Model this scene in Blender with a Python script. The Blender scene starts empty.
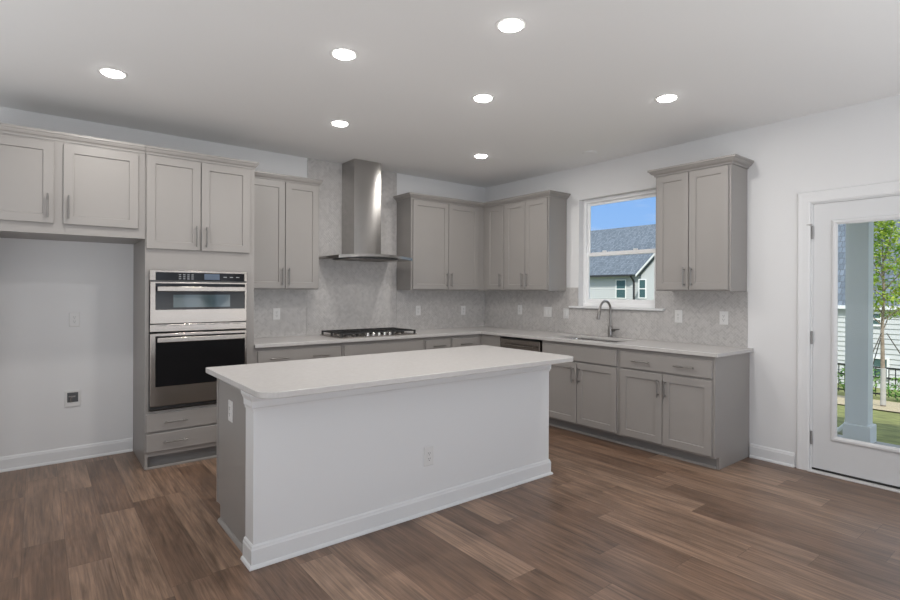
import bpy, bmesh, math, random
from mathutils import Vector, Matrix, Euler

SC = bpy.context.scene
COL = SC.collection
PI = math.pi
random.seed(7)

# ------------------------------------------------------------------ camera
FPX, CY = 523.86, 291.75
YAW, PITCH, ROLL = 0.66747, -0.00128, 0.00406
CAM = Vector((-4.672, -5.175, 1.370))
cam_d = bpy.data.cameras.new('camera')
cam = bpy.data.objects.new('camera', cam_d)
COL.objects.link(cam)
cam_d.sensor_width = 36.0
cam_d.sensor_fit = 'HORIZONTAL'
cam_d.lens = FPX / 900 * 36.0
cam_d.shift_y = -(300 - CY) / 900
cam_d.clip_start = 0.05
cam_d.clip_end = 400
_c, _s = math.cos(YAW), math.sin(YAW)
_fw, _rt, _up = Vector((_s, _c, 0)), Vector((_c, -_s, 0)), Vector((0, 0, 1))
_F = math.cos(PITCH) * _fw + math.sin(PITCH) * _up
_U = -math.sin(PITCH) * _fw + math.cos(PITCH) * _up
_R = math.cos(ROLL) * _rt + math.sin(ROLL) * _U
_V = -math.sin(ROLL) * _rt + math.cos(ROLL) * _U
m = Matrix(((_R.x, _V.x, -_F.x, CAM.x), (_R.y, _V.y, -_F.y, CAM.y), (_R.z, _V.z, -_F.z, CAM.z), (0, 0, 0, 1)))
cam.matrix_world = m
SC.camera = cam

# ------------------------------------------------------------------ exposure
SC.view_settings.view_transform = 'Standard'
SC.view_settings.look = 'None'
SC.view_settings.gamma = 1.0
SC.view_settings.use_curve_mapping = False
SC.view_settings.exposure = 0.0

# ------------------------------------------------------------------ sky
W = bpy.data.worlds.new('sky')
SC.world = W
W.use_nodes = True
nt = W.node_tree
nt.nodes.clear()
tc = nt.nodes.new('ShaderNodeTexCoord')
sx = nt.nodes.new('ShaderNodeSeparateXYZ')
nt.links.new(tc.outputs['Generated'], sx.inputs[0])
rp = nt.nodes.new('ShaderNodeValToRGB')
el = rp.color_ramp.elements
el[0].position = 0.0
el[0].color = (0.36, 0.56, 0.92, 1)
el[1].position = 1.0
el[1].color = (0.5, 0.65, 1.0, 1)
e = el.new(0.09)
e.color = (0.34, 0.58, 1.0, 1)
e = el.new(0.20)
e.color = (0.27, 0.51, 0.98, 1)
e = el.new(0.34)
e.color = (0.95, 1.05, 1.2, 1)
e = el.new(0.70)
e.color = (0.95, 1.05, 1.2, 1)
nt.links.new(sx.outputs[2], rp.inputs[0])
nz = nt.nodes.new('ShaderNodeTexNoise')
mp = nt.nodes.new('ShaderNodeMapping')
mp.inputs['Scale'].default_value = (3, 3, 14)
nt.links.new(tc.outputs['Generated'], mp.inputs[0])
nt.links.new(mp.outputs[0], nz.inputs['Vector'])
nz.inputs['Scale'].default_value = 2.2
nz.inputs['Detail'].default_value = 6
cr = nt.nodes.new('ShaderNodeValToRGB')
cr.color_ramp.elements[0].position = 0.48
cr.color_ramp.elements[0].color = (0, 0, 0, 1)
cr.color_ramp.elements[1].position = 0.85
cr.color_ramp.elements[1].color = (0.6, 0.6, 0.6, 1)
nt.links.new(nz.outputs[0], cr.inputs[0])
mx = nt.nodes.new('ShaderNodeMix')
mx.data_type = 'RGBA'
nt.links.new(cr.outputs[0], mx.inputs[0])
nt.links.new(rp.outputs[0], mx.inputs[6])
mx.inputs[7].default_value = (0.9, 0.94, 1.0, 1)
bg = nt.nodes.new('ShaderNodeBackground')
bg.inputs['Strength'].default_value = 0.95
nt.links.new(mx.outputs[2], bg.inputs[0])
wo = nt.nodes.new('ShaderNodeOutputWorld')
nt.links.new(bg.outputs[0], wo.inputs[0])

# ------------------------------------------------------------------ sun
sun_d = bpy.data.lights.new('sun', 'SUN')
sun_d.energy = 3.8
sun_d.angle = 0.01
sun_d.color = (1.0, 0.96, 0.88)
sun = bpy.data.objects.new('sun', sun_d)
COL.objects.link(sun)
sun.rotation_euler = Vector((0.62, 0.45, -0.85)).to_track_quat('-Z', 'Y').to_euler()

# ------------------------------------------------------------------ daylight lamps in windows behind the camera, plus added unseen fill
def area(name, loc, d, sx_, sy_, power, color):
    ld = bpy.data.lights.new(name, 'AREA')
    ld.shape = 'RECTANGLE'
    ld.size, ld.size_y = sx_, sy_
    ld.energy = power
    ld.color = color
    o = bpy.data.objects.new(name, ld)
    COL.objects.link(o)
    o.location = loc
    o.rotation_euler = Vector(d).to_track_quat('-Z', 'Z').to_euler()
    return o
FRONT_Y, LEFT_X, H = -9.6, -7.2, 2.74
DAY = (0.98, 0.985, 1.0)
REAR_WINDOWS = [(-6.9, -5.5), (-5.2, -3.8), (-2.66, -2.30), (-1.98, -1.62), (-1.30, -0.94)]
for i, (a, b) in enumerate(REAR_WINDOWS):
    area('daylight_fill_rear', ((a + b) / 2, FRONT_Y - 0.02, 1.45), (0, 1, 0.45), b - a, 1.7, (15 if b - a > 1 else 7) * (b - a), DAY)  # wide windows and their lamps are added for general light
area('daylight_fill_side', (LEFT_X - 0.02, -7.2, 1.45), (1, 0, 0.45), 1.8, 1.7, 15, DAY)  # side lamp added out of view for more general light
UPL = (0.955, 0.985, 1.0)
area('ceiling_fill', (-3.9, -6.6, 0.9), (0, 0.35, 1), 3.6, 2.0, 54, UPL)      # unseen fill lamps added to brighten the ceiling
area('ceiling_fill', (-6.2, -2.6, 0.9), (0.45, 0.05, 1), 1.2, 3.2, 33, UPL)
area('ceiling_fill', (-1.4, -5.9, 0.9), (-0.25, 0.6, 1), 1.6, 1.2, 19, UPL)
LAMP_POWER = 8.8

# ================================================================== materials
def new_mat(name):
    mt = bpy.data.materials.new(name)
    mt.use_nodes = True
    n = mt.node_tree
    b = n.nodes['Principled BSDF']
    return mt, n, b

def plain(name, col, rough=0.5, metal=0.0, bump=0.0, bscale=300, var=0.0, vscale=3.0, spec=None, coat=0.0):
    mt, n, b = new_mat(name)
    b.inputs['Base Color'].default_value = (*col, 1)
    b.inputs['Roughness'].default_value = rough
    b.inputs['Metallic'].default_value = metal
    if spec is not None:
        b.inputs['Specular IOR Level'].default_value = spec
    b.inputs['Coat Weight'].default_value = coat
    t = n.nodes.new('ShaderNodeTexCoord')
    if var > 0:
        z = n.nodes.new('ShaderNodeTexNoise')
        z.inputs['Scale'].default_value = vscale
        z.inputs['Detail'].default_value = 4
        n.links.new(t.outputs['Object'], z.inputs['Vector'])
        mr = n.nodes.new('ShaderNodeMapRange')
        mr.inputs[1].default_value = 0.3
        mr.inputs[2].default_value = 0.7
        mr.inputs[3].default_value = 1 - var
        mr.inputs[4].default_value = 1 + var
        n.links.new(z.outputs[0], mr.inputs[0])
        mm = n.nodes.new('ShaderNodeMix')
        mm.data_type = 'RGBA'
        mm.blend_type = 'MULTIPLY'
        mm.inputs[0].default_value = 1
        mm.inputs[6].default_value = (*col, 1)
        n.links.new(mr.outputs[0], mm.inputs[7])
        n.links.new(mm.outputs[2], b.inputs['Base Color'])
    if bump > 0:
        z2 = n.nodes.new('ShaderNodeTexNoise')
        z2.inputs['Scale'].default_value = bscale
        n.links.new(t.outputs['Object'], z2.inputs['Vector'])
        bp = n.nodes.new('ShaderNodeBump')
        bp.inputs['Strength'].default_value = bump
        bp.inputs['Distance'].default_value = 0.002
        n.links.new(z2.outputs[0], bp.inputs['Height'])
        n.links.new(bp.outputs[0], b.inputs['Normal'])
    return mt

M = {}
M['wall'] = plain('wall_paint', (0.735, 0.735, 0.737), 0.75, bump=0.08, bscale=160)
M['ceiling'] = plain('ceiling_paint', (0.84, 0.84, 0.84), 0.85, bump=0.1, bscale=120)
M['trim'] = plain('trim_paint', (0.73, 0.735, 0.74), 0.4)
M['door_paint'] = plain('door_paint', (0.66, 0.667, 0.675), 0.38)
M['cabinet'] = plain('greige_cabinet_paint', (0.300, 0.283, 0.268), 0.38, var=0.015, vscale=2)
M['quartz'] = plain('white_quartz', (0.52, 0.503, 0.49), 0.25, var=0.03, vscale=40)
M['steel_dark'] = plain('dark_steel', (0.10, 0.10, 0.10), 0.35, 0.9)
M['nickel'] = plain('brushed_nickel', (0.27, 0.26, 0.25), 0.34, 1.0)
M['chrome'] = plain('satin_chrome', (0.72, 0.71, 0.70), 0.18, 1.0)
M['hinge'] = plain('hinge_metal', (0.38, 0.37, 0.36), 0.4, 0.8)
M['black_glass'] = plain('black_oven_glass', (0.008, 0.008, 0.009), 0.12, spec=0.3)
M['window_reflection'] = plain('oven_window_reflection', (0.055, 0.085, 0.095), 0.06)  # teal of the window's reflection put into the glass colour
M['panel_reflection'] = plain('reflection_glass', (0.10, 0.13, 0.18), 0.12, spec=0.3)  # bluish colour stands in for a reflection
M['glyph'] = plain('panel_print', (0.35, 0.36, 0.37), 0.5)
M['black_plastic'] = plain('black_plastic', (0.02, 0.02, 0.02), 0.45)
M['iron'] = plain('cast_iron', (0.025, 0.025, 0.026), 0.55, bump=0.2, bscale=400)
M['plate'] = plain('white_plastic', (0.70, 0.695, 0.685), 0.35)
M['slot'] = plain('outlet_slot', (0.10, 0.10, 0.10), 0.6)
M['grout'] = plain('grout', (0.66, 0.64, 0.62), 0.85)
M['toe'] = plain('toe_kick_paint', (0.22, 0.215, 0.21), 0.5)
M['vinyl'] = plain('white_vinyl', (0.90, 0.905, 0.91), 0.35)
M['post'] = plain('porch_post_paint', (0.80, 0.80, 0.78), 0.55)
M['siding'] = None
M['fence'] = plain('black_fence_metal', (0.015, 0.016, 0.018), 0.45)
M['gutter'] = plain('bronze_gutter', (0.035, 0.035, 0.04), 0.5)
M['far_glass'] = plain('far_window_glass', (0.07, 0.13, 0.13), 0.08)
M['concrete'] = plain('concrete', (0.45, 0.44, 0.42), 0.85, var=0.08, vscale=8)
M['bark'] = plain('bark', (0.30, 0.24, 0.19), 0.85, var=0.25, vscale=20)
M['stake'] = plain('stake_wood', (0.08, 0.07, 0.06), 0.8)
M['mulch'] = plain('pine_straw', (0.48, 0.40, 0.26), 0.95, var=0.3, vscale=30)
M['grass'] = plain('lawn', (0.22, 0.235, 0.075), 0.95, var=0.35, vscale=5, bump=0.6, bscale=40)

def leaf_mat(name, c1, c2):
    mt, n, b = new_mat(name)
    g = n.nodes.new('ShaderNodeNewGeometry')
    r = n.nodes.new('ShaderNodeValToRGB')
    r.color_ramp.elements[0].color = (*c1, 1)
    r.color_ramp.elements[1].color = (*c2, 1)
    n.links.new(g.outputs['Random Per Island'], r.inputs[0])
    n.links.new(r.outputs[0], b.inputs['Base Color'])
    b.inputs['Roughness'].default_value = 0.55
    tr = n.nodes.new('ShaderNodeBsdfTranslucent')
    n.links.new(r.outputs[0], tr.inputs[0])
    ms = n.nodes.new('ShaderNodeMixShader')
    ms.inputs[0].default_value = 0.35
    n.links.new(b.outputs[0], ms.inputs[1])
    n.links.new(tr.outputs[0], ms.inputs[2])
    n.links.new(ms.outputs[0], n.nodes['Material Output'].inputs[0])
    return mt
M['leaf'] = leaf_mat('tree_leaves', (0.14, 0.32, 0.03), (0.55, 0.62, 0.09))
M['leaf_dark'] = leaf_mat('shrub_leaves', (0.08, 0.22, 0.04), (0.30, 0.48, 0.12))

def brushed(name, col, rough, aniso, rot):
    mt, n, b = new_mat(name)
    b.inputs['Base Color'].default_value = (*col, 1)
    b.inputs['Metallic'].default_value = 1
    b.inputs['Roughness'].default_value = rough
    b.inputs['Anisotropic'].default_value = aniso
    b.inputs['Anisotropic Rotation'].default_value = rot
    ge = n.nodes.new('ShaderNodeNewGeometry')
    tg = n.nodes.new('ShaderNodeVectorMath')
    tg.operation = 'CROSS_PRODUCT'
    n.links.new(ge.outputs['Normal'], tg.inputs[0])
    tg.inputs[1].default_value = (0.02, 0.011, 1.0)
    n.links.new(tg.outputs[0], b.inputs['Tangent'])
    t = n.nodes.new('ShaderNodeTexCoord')
    mpp = n.nodes.new('ShaderNodeMapping')
    mpp.inputs['Scale'].default_value = (3, 3, 260)
    n.links.new(t.outputs['Object'], mpp.inputs[0])
    z = n.nodes.new('ShaderNodeTexNoise')
    z.inputs['Scale'].default_value = 4
    n.links.new(mpp.outputs[0], z.inputs['Vector'])
    mr = n.nodes.new('ShaderNodeMapRange')
    mr.inputs[3].default_value = rough - 0.05
    mr.inputs[4].default_value = rough + 0.07
    n.links.new(z.outputs[0], mr.inputs[0])
    n.links.new(mr.outputs[0], b.inputs['Roughness'])
    return mt
M['steel'] = brushed('brushed_stainless', (0.40, 0.365, 0.335), 0.22, 0.8, 0.25)
M['hood_steel'] = brushed('hood_stainless', (0.42, 0.405, 0.39), 0.22, 0.8, 0.25)

def tile_mat():
    mt, n, b = new_mat('herringbone_tile')
    g = n.nodes.new('ShaderNodeNewGeometry')
    r = n.nodes.new('ShaderNodeValToRGB')
    r.color_ramp.elements[0].color = (0.475, 0.458, 0.445, 1)
    r.color_ramp.elements[1].color = (0.575, 0.555, 0.54, 1)
    n.links.new(g.outputs['Random Per Island'], r.inputs[0])
    n.links.new(r.outputs[0], b.inputs['Base Color'])
    b.inputs['Roughness'].default_value = 0.25
    return mt
M['tile'] = tile_mat()

def glass_mat(name, refl=0.08):
    mt, n, b = new_mat(name)
    n.nodes.remove(b)
    t = n.nodes.new('ShaderNodeBsdfTransparent')
    t.inputs[0].default_value = (0.97, 0.985, 0.985, 1)
    gl = n.nodes.new('ShaderNodeBsdfGlossy')
    gl.inputs['Roughness'].default_value = 0.02
    fr = n.nodes.new('ShaderNodeFresnel')
    fr.inputs[0].default_value = 1.15
    ms = n.nodes.new('ShaderNodeMixShader')
    n.links.new(fr.outputs[0], ms.inputs[0])
    n.links.new(t.outputs[0], ms.inputs[1])
    n.links.new(gl.outputs[0], ms.inputs[2])
    n.links.new(ms.outputs[0], n.nodes['Material Output'].inputs[0])
    return mt
M['glass'] = glass_mat('clear_glass')

def emit_mat(name, col, s):
    mt, n, b = new_mat(name)
    b.inputs['Base Color'].default_value = (0.9, 0.9, 0.9, 1)
    b.inputs['Emission Color'].default_value = (*col, 1)
    b.inputs['Emission Strength'].default_value = s
    return mt
M['lamp'] = emit_mat('lit_lens', (1.0, 0.98, 0.95), 16.0)

def math_node(n, op, a=None, b=None, va=None, vb=None):
    k = n.nodes.new('ShaderNodeMath')
    k.operation = op
    if a is not None: n.links.new(a, k.inputs[0])
    if b is not None: n.links.new(b, k.inputs[1])
    if va is not None: k.inputs[0].default_value = va
    if vb is not None: k.inputs[1].default_value = vb
    return k.outputs[0]

def floor_mat():
    mt, n, b = new_mat('vinyl_plank')
    t = n.nodes.new('ShaderNodeTexCoord')
    s = n.nodes.new('ShaderNodeSeparateXYZ')
    n.links.new(t.outputs['Object'], s.inputs[0])
    PW, PL = 0.182, 1.22
    u = math_node(n, 'DIVIDE', s.outputs[0], vb=PW)
    col = math_node(n, 'FLOOR', u)
    wn = n.nodes.new('ShaderNodeTexWhiteNoise')
    wn.noise_dimensions = '1D'
    n.links.new(col, wn.inputs['W'])
    v0 = math_node(n, 'DIVIDE', s.outputs[1], vb=PL)
    v = math_node(n, 'ADD', v0, wn.outputs['Value'])
    row = math_node(n, 'FLOOR', v)
    cb = n.nodes.new('ShaderNodeCombineXYZ')
    n.links.new(col, cb.inputs[0])
    n.links.new(row, cb.inputs[1])
    wp = n.nodes.new('ShaderNodeTexWhiteNoise')
    wp.noise_dimensions = '3D'
    n.links.new(cb.outputs[0], wp.inputs['Vector'])
    # grain coordinates stretched along the plank and shifted per plank
    sh = n.nodes.new('ShaderNodeVectorMath')
    sh.operation = 'MULTIPLY_ADD'
    n.links.new(wp.outputs['Color'], sh.inputs[0])
    sh.inputs[1].default_value = (40, 40, 40)
    n.links.new(t.outputs['Object'], sh.inputs[2])
    mg = n.nodes.new('ShaderNodeMapping')
    mg.inputs['Scale'].default_value = (44, 1.7, 1)
    n.links.new(sh.outputs[0], mg.inputs[0])
    g1 = n.nodes.new('ShaderNodeTexNoise')
    g1.inputs['Scale'].default_value = 1.6
    g1.inputs['Detail'].default_value = 8
    g1.inputs['Roughness'].default_value = 0.62
    g1.inputs['Distortion'].default_value = 0.6
    n.links.new(mg.outputs[0], g1.inputs['Vector'])
    mg2 = n.nodes.new('ShaderNodeMapping')
    mg2.inputs['Scale'].default_value = (5, 0.9, 1)
    n.links.new(sh.outputs[0], mg2.inputs[0])
    g2 = n.nodes.new('ShaderNodeTexNoise')
    g2.inputs['Scale'].default_value = 1.5
    g2.inputs['Detail'].default_value = 3
    g2.inputs['Distortion'].default_value = 1.2
    n.links.new(mg2.outputs[0], g2.inputs['Vector'])
    base = n.nodes.new('ShaderNodeValToRGB')
    base.color_ramp.elements[0].color = (0.150, 0.090, 0.059, 1)
    base.color_ramp.elements[1].color = (0.280, 0.185, 0.129, 1)
    e2 = base.color_ramp.elements.new(0.5)
    e2.color = (0.200, 0.124, 0.083, 1)
    n.links.new(wp.outputs['Value'], base.inputs[0])
    gr = n.nodes.new('ShaderNodeMapRange')
    gr.inputs[1].default_value = 0.32
    gr.inputs[2].default_value = 0.68
    gr.inputs[3].default_value = 0.55
    gr.inputs[4].default_value = 1.36
    n.links.new(g1.outputs[0], gr.inputs[0])
    gr2 = n.nodes.new('ShaderNodeMapRange')
    gr2.inputs[1].default_value = 0.3
    gr2.inputs[2].default_value = 0.7
    gr2.inputs[3].default_value = 0.68
    gr2.inputs[4].default_value = 1.25
    n.links.new(g2.outputs[0], gr2.inputs[0])
    gm = math_node(n, 'MULTIPLY', gr.outputs[0], gr2.outputs[0])
    m1 = n.nodes.new('ShaderNodeMix')
    m1.data_type = 'RGBA'
    m1.blend_type = 'MULTIPLY'
    m1.inputs[0].default_value = 1
    n.links.new(base.outputs[0], m1.inputs[6])
    n.links.new(gm, m1.inputs[7])
    # seams
    fu = math_node(n, 'FRACT', u)
    fv = math_node(n, 'FRACT', v)
    def edge(f, w):
        a = math_node(n, 'LESS_THAN', f, vb=w)
        c = math_node(n, 'GREATER_THAN', f, vb=1 - w)
        return math_node(n, 'MAXIMUM', a, c)
    sm = math_node(n, 'MAXIMUM', edge(fu, 0.008), edge(fv, 0.0013))
    m2 = n.nodes.new('ShaderNodeMix')
    m2.data_type = 'RGBA'
    n.links.new(math_node(n, 'MULTIPLY', sm, vb=0.45), m2.inputs[0])
    n.links.new(m1.outputs[2], m2.inputs[6])
    m2.inputs[7].default_value = (0.035, 0.022, 0.016, 1)
    n.links.new(m2.outputs[2], b.inputs['Base Color'])
    rr = n.nodes.new('ShaderNodeMapRange')
    rr.inputs[3].default_value = 0.27
    rr.inputs[4].default_value = 0.42
    n.links.new(g1.outputs[0], rr.inputs[0])
    n.links.new(rr.outputs[0], b.inputs['Roughness'])
    bp = n.nodes.new('ShaderNodeBump')
    bp.inputs['Strength'].default_value = 0.12
    bp.inputs['Distance'].default_value = 0.002
    hh = math_node(n, 'SUBTRACT', g1.outputs[0], sm)
    n.links.new(hh, bp.inputs['Height'])
    n.links.new(bp.outputs[0], b.inputs['Normal'])
    return mt
M['floor'] = floor_mat()

def siding_mat():
    mt, n, b = new_mat('lap_siding')
    t = n.nodes.new('ShaderNodeTexCoord')
    s = n.nodes.new('ShaderNodeSeparateXYZ')
    n.links.new(t.outputs['Object'], s.inputs[0])
    f = math_node(n, 'FRACT', math_node(n, 'DIVIDE', s.outputs[2], vb=0.17))
    bp = n.nodes.new('ShaderNodeBump')
    bp.inputs['Distance'].default_value = 0.004
    bp.inputs['Strength'].default_value = 0.3
    n.links.new(math_node(n, 'LESS_THAN', f, vb=0.08), bp.inputs['Height'])
    n.links.new(bp.outputs[0], b.inputs['Normal'])
    b.inputs['Base Color'].default_value = (0.60, 0.61, 0.62, 1)
    b.inputs['Roughness'].default_value = 0.6
    return mt
M['siding'] = siding_mat()

def shingle_mat():
    mt, n, b = new_mat('roof_shingle')
    t = n.nodes.new('ShaderNodeTexCoord')
    br = n.nodes.new('ShaderNodeTexBrick')
    mpp = n.nodes.new('ShaderNodeMapping')
    mpp.inputs['Rotation'].default_value = (0, 0, PI / 2)
    n.links.new(t.outputs['Object'], mpp.inputs[0])
    n.links.new(mpp.outputs[0], br.inputs['Vector'])
    br.inputs['Color1'].default_value = (0.115, 0.14, 0.17, 1)
    br.inputs['Color2'].default_value = (0.20, 0.235, 0.28, 1)
    br.inputs['Mortar'].default_value = (0.09, 0.105, 0.125, 1)
    br.inputs['Scale'].default_value = 1
    br.inputs['Brick Width'].default_value = 0.14
    br.inputs['Row Height'].default_value = 0.20
    br.inputs['Mortar Size'].default_value = 0.012
    n.links.new(br.outputs[0], b.inputs['Base Color'])
    b.inputs['Roughness'].default_value = 0.9
    return mt
M['shingle'] = shingle_mat()

# ================================================================== geometry helpers
class MB:
    def __init__(self):
        self.bm = bmesh.new()
    def box(self, x0, x1, y0, y1, z0, z1, bev=0.0):
        bm = self.bm
        if x0 > x1: x0, x1 = x1, x0
        if y0 > y1: y0, y1 = y1, y0
        if z0 > z1: z0, z1 = z1, z0
        v = [bm.verts.new(p) for p in ((x0, y0, z0), (x1, y0, z0), (x1, y1, z0), (x0, y1, z0), (x0, y0, z1), (x1, y0, z1), (x1, y1, z1), (x0, y1, z1))]
        fs = [bm.faces.new([v[i] for i in q]) for q in ((3, 2, 1, 0), (4, 5, 6, 7), (0, 1, 5, 4), (1, 2, 6, 5), (2, 3, 7, 6), (3, 0, 4, 7))]
        if bev > 0:
            es = set()
            for f in fs: es.update(f.edges)
            bmesh.ops.bevel(bm, geom=list(es), offset=bev, segments=2, affect='EDGES', profile=0.5)
        return self
    def rings(self, rings, cap0=True, cap1=True, closed=True):
        bm = self.bm
        rs = [[bm.verts.new(p) for p in r] for r in rings]
        k = len(rs[0])
        for a, b in zip(rs[:-1], rs[1:]):
            for i in range(k if closed else k - 1):
                j = (i + 1) % k
                bm.faces.new((a[i], a[j], b[j], b[i]))
        if cap0: bm.faces.new(list(reversed(rs[0])))
        if cap1: bm.faces.new(rs[-1])
        return self
    def panel(self, x0, x1, z0, z1, loops):
        """a rectangle facing -y; loops of (inset, y), back to front"""
        return self.rings([[(x0 + i, y, z0 + i), (x1 - i, y, z0 + i), (x1 - i, y, z1 - i), (x0 + i, y, z1 - i)] for i, y in loops])
    def tube(self, pts, r, n=10, caps=True):
        pts = [Vector(p) for p in pts]
        rad = r if isinstance(r, (list, tuple)) else [r] * len(pts)
        up = None
        rings = []
        for i, p in enumerate(pts):
            if i == 0: d = pts[1] - pts[0]
            elif i == len(pts) - 1: d = pts[-1] - pts[-2]
            else: d = (pts[i] - pts[i - 1]).normalized() + (pts[i + 1] - pts[i]).normalized()
            d.normalize()
            if up is None:
                up = Vector((0, 0, 1)) if abs(d.z) < 0.9 else Vector((1, 0, 0))
            a = d.cross(up).normalized()
            b = a.cross(d).normalized()
            up = b
            rings.append([p + rad[i] * (math.cos(2 * PI * k / n) * a + math.sin(2 * PI * k / n) * b) for k in range(n)])
        return self.rings(rings, caps, caps)
    def lathe(self, prof, c=(0, 0, 0), n=24, axis='z', caps=True):
        rings = []
        for r, h in prof:
            ring = []
            for k in range(n):
                a = 2 * PI * k / n
                p = (r * math.cos(a), r * math.sin(a), h)
                if axis == 'y': p = (p[0], h, p[1])
                if axis == 'x': p = (h, p[0], p[1])
                ring.append((c[0] + p[0], c[1] + p[1], c[2] + p[2]))
            rings.append(ring)
        return self.rings(rings, caps, caps)
    def prism(self, poly, z0, z1):
        return self.rings([[(x, y, z0) for x, y in poly], [(x, y, z1) for x, y in poly]])
    def sweep(self, path, prof):
        """profile (out, z) carried along an open xy path; out is to the right of travel; mitred"""
        P = [Vector((p[0], p[1])) for p in path]
        rings = []
        for i, p in enumerate(P):
            ns = []
            if i > 0: d = (P[i] - P[i - 1]).normalized(); ns.append(Vector((d.y, -d.x)))
            if i < len(P) - 1: d = (P[i + 1] - P[i]).normalized(); ns.append(Vector((d.y, -d.x)))
            if len(ns) == 2:
                nn = (ns[0] + ns[1]).normalized()
                nn = nn / max(0.2, nn.dot(ns[0]))
            else: nn = ns[0]
            rings.append([(p.x + nn.x * o, p.y + nn.y * o, z) for o, z in prof])
        return self.rings(rings)
    def cells(self, us, vs, solid, w0, w1, axis):
        """solid cells of a grid, thick along axis: 'x' (u=y, v=z), 'y' (u=x, v=z), 'z' (u=x, v=y)"""
        def P(u, v, w):
            return {'x': (w, u, v), 'y': (u, w, v), 'z': (u, v, w)}[axis]
        bm = self.bm
        cache = {}
        def V(i, j, w):
            k = (i, j, w)
            if k not in cache: cache[k] = bm.verts.new(P(us[i], vs[j], w))
            return cache[k]
        n_, m_ = len(us) - 1, len(vs) - 1
        ok = lambda i, j: 0 <= i < n_ and 0 <= j < m_ and solid((us[i] + us[i + 1]) / 2, (vs[j] + vs[j + 1]) / 2)
        for i in range(n_):
            for j in range(m_):
                if not ok(i, j): continue
                for w in (w0, w1):
                    bm.faces.new((V(i, j, w), V(i + 1, j, w), V(i + 1, j + 1, w), V(i, j + 1, w)))
                for (di, dj, a, b) in ((-1, 0, (i, j), (i, j + 1)), (1, 0, (i + 1, j), (i + 1, j + 1)), (0, -1, (i, j), (i + 1, j)), (0, 1, (i, j + 1), (i + 1, j + 1))):
                    if not ok(i + di, j + dj):
                        bm.faces.new((V(*a, w0), V(*b, w0), V(*b, w1), V(*a, w1)))
        return self
    def build(self, name, mat, parent=None, smooth=False, bevel=0.0):
        bm = self.bm
        bmesh.ops.recalc_face_normals(bm, faces=bm.faces[:])
        me = bpy.data.meshes.new(name)
        bm.to_mesh(me)
        bm.free()
        me.materials.append(mat)
        if smooth:
            for p in me.polygons: p.use_smooth = True
            try: me.set_sharp_from_angle(angle=math.radians(38))
            except Exception: pass
        o = bpy.data.objects.new(name, me)
        COL.objects.link(o)
        if parent is not None: o.parent = parent
        if bevel > 0:
            md = o.modifiers.new('edge', 'BEVEL')
            md.width = bevel
            md.segments = 2
            md.limit_method = 'ANGLE'
            md.angle_limit = math.radians(50)
        return o

def thing(name, label, cat, loc=(0, 0, 0), rz=0.0, group=None, kind=None):
    o = bpy.data.objects.new(name, None)
    o.empty_display_size = 0.1
    COL.objects.link(o)
    o.location = loc
    o.rotation_euler = (0, 0, rz)
    if label: o['label'] = label
    if cat: o['category'] = cat
    if group: o['group'] = group
    if kind: o['kind'] = kind
    return o

def tag(o, label, cat, group=None, kind=None):
    o['label'] = label
    o['category'] = cat
    if group: o['group'] = group
    if kind: o['kind'] = kind
    return o

def struct(o):
    o['kind'] = 'structure'
    return o

# ================================================================== room shell
ALC_L = -5.06           # side of the fridge recess
TOP = 0.906             # worktop height
b = MB(); b.box(LEFT_X, 0.0, FRONT_Y, 0.0, -0.10, 0.0)
struct(b.build('floor', M['floor']))
b = MB(); b.box(LEFT_X - 0.14, 0.14, FRONT_Y - 0.14, 0.14, H, H + 0.12)
struct(b.build('ceiling', M['ceiling']))
b = MB(); b.box(LEFT_X - 0.14, 0.14, 0.0, 0.14, -0.10, H)
struct(b.build('wall_back', M['wall']))
WIN = (-2.44, -1.53, 1.19, 2.375)
DOOR = (-4.675, -3.722, 0.0, 2.065)
b = MB()
b.cells([FRONT_Y, DOOR[0], DOOR[1], WIN[0], WIN[1], 0.0], [-0.1, 0.0, WIN[2], DOOR[3], WIN[3], H],
        lambda y, z: not (WIN[0] < y < WIN[1] and WIN[2] < z < WIN[3]) and not (DOOR[0] < y < DOOR[1] and 0 < z < DOOR[3]), 0.0, 0.14, 'x')
struct(b.build('wall_right', M['wall']))
b = MB()
b.cells([FRONT_Y, -8.1, -6.3, 0.0], [-0.1, 0.6, 2.3, H], lambda y, z: not (-8.1 < y < -6.3 and 0.6 < z < 2.3), LEFT_X - 0.14, LEFT_X, 'x')
struct(b.build('wall_left', M['wall']))
us = [LEFT_X - 0.14]
for a, c in REAR_WINDOWS: us += [a, c]
us.append(0.14)
b = MB()
b.cells(us, [-0.1, 0.6, 2.3, H], lambda x, z: not (0.6 < z < 2.3 and any(a < x < c for a, c in REAR_WINDOWS)), FRONT_Y - 0.14, FRONT_Y, 'y')
struct(b.build('wall_front', M['wall']))

BASE_PROF = [(0.0, 0.0), (0.026, 0.0), (0.026, 0.008), (0.022, 0.016), (0.014, 0.02), (0.014, 0.088), (0.011, 0.094), (0.009, 0.104), (0.003, 0.112), (0.0, 0.112)]
b = MB(); b.sweep([(ALC_L + 0.02, 0.0), (-4.031, 0.0)], BASE_PROF)
struct(b.build('baseboard_back', M['trim']))
b = MB(); b.sweep([(0.0, -3.302), (0.0, -3.628)], BASE_PROF)
struct(b.build('baseboard_right', M['trim']))

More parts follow.
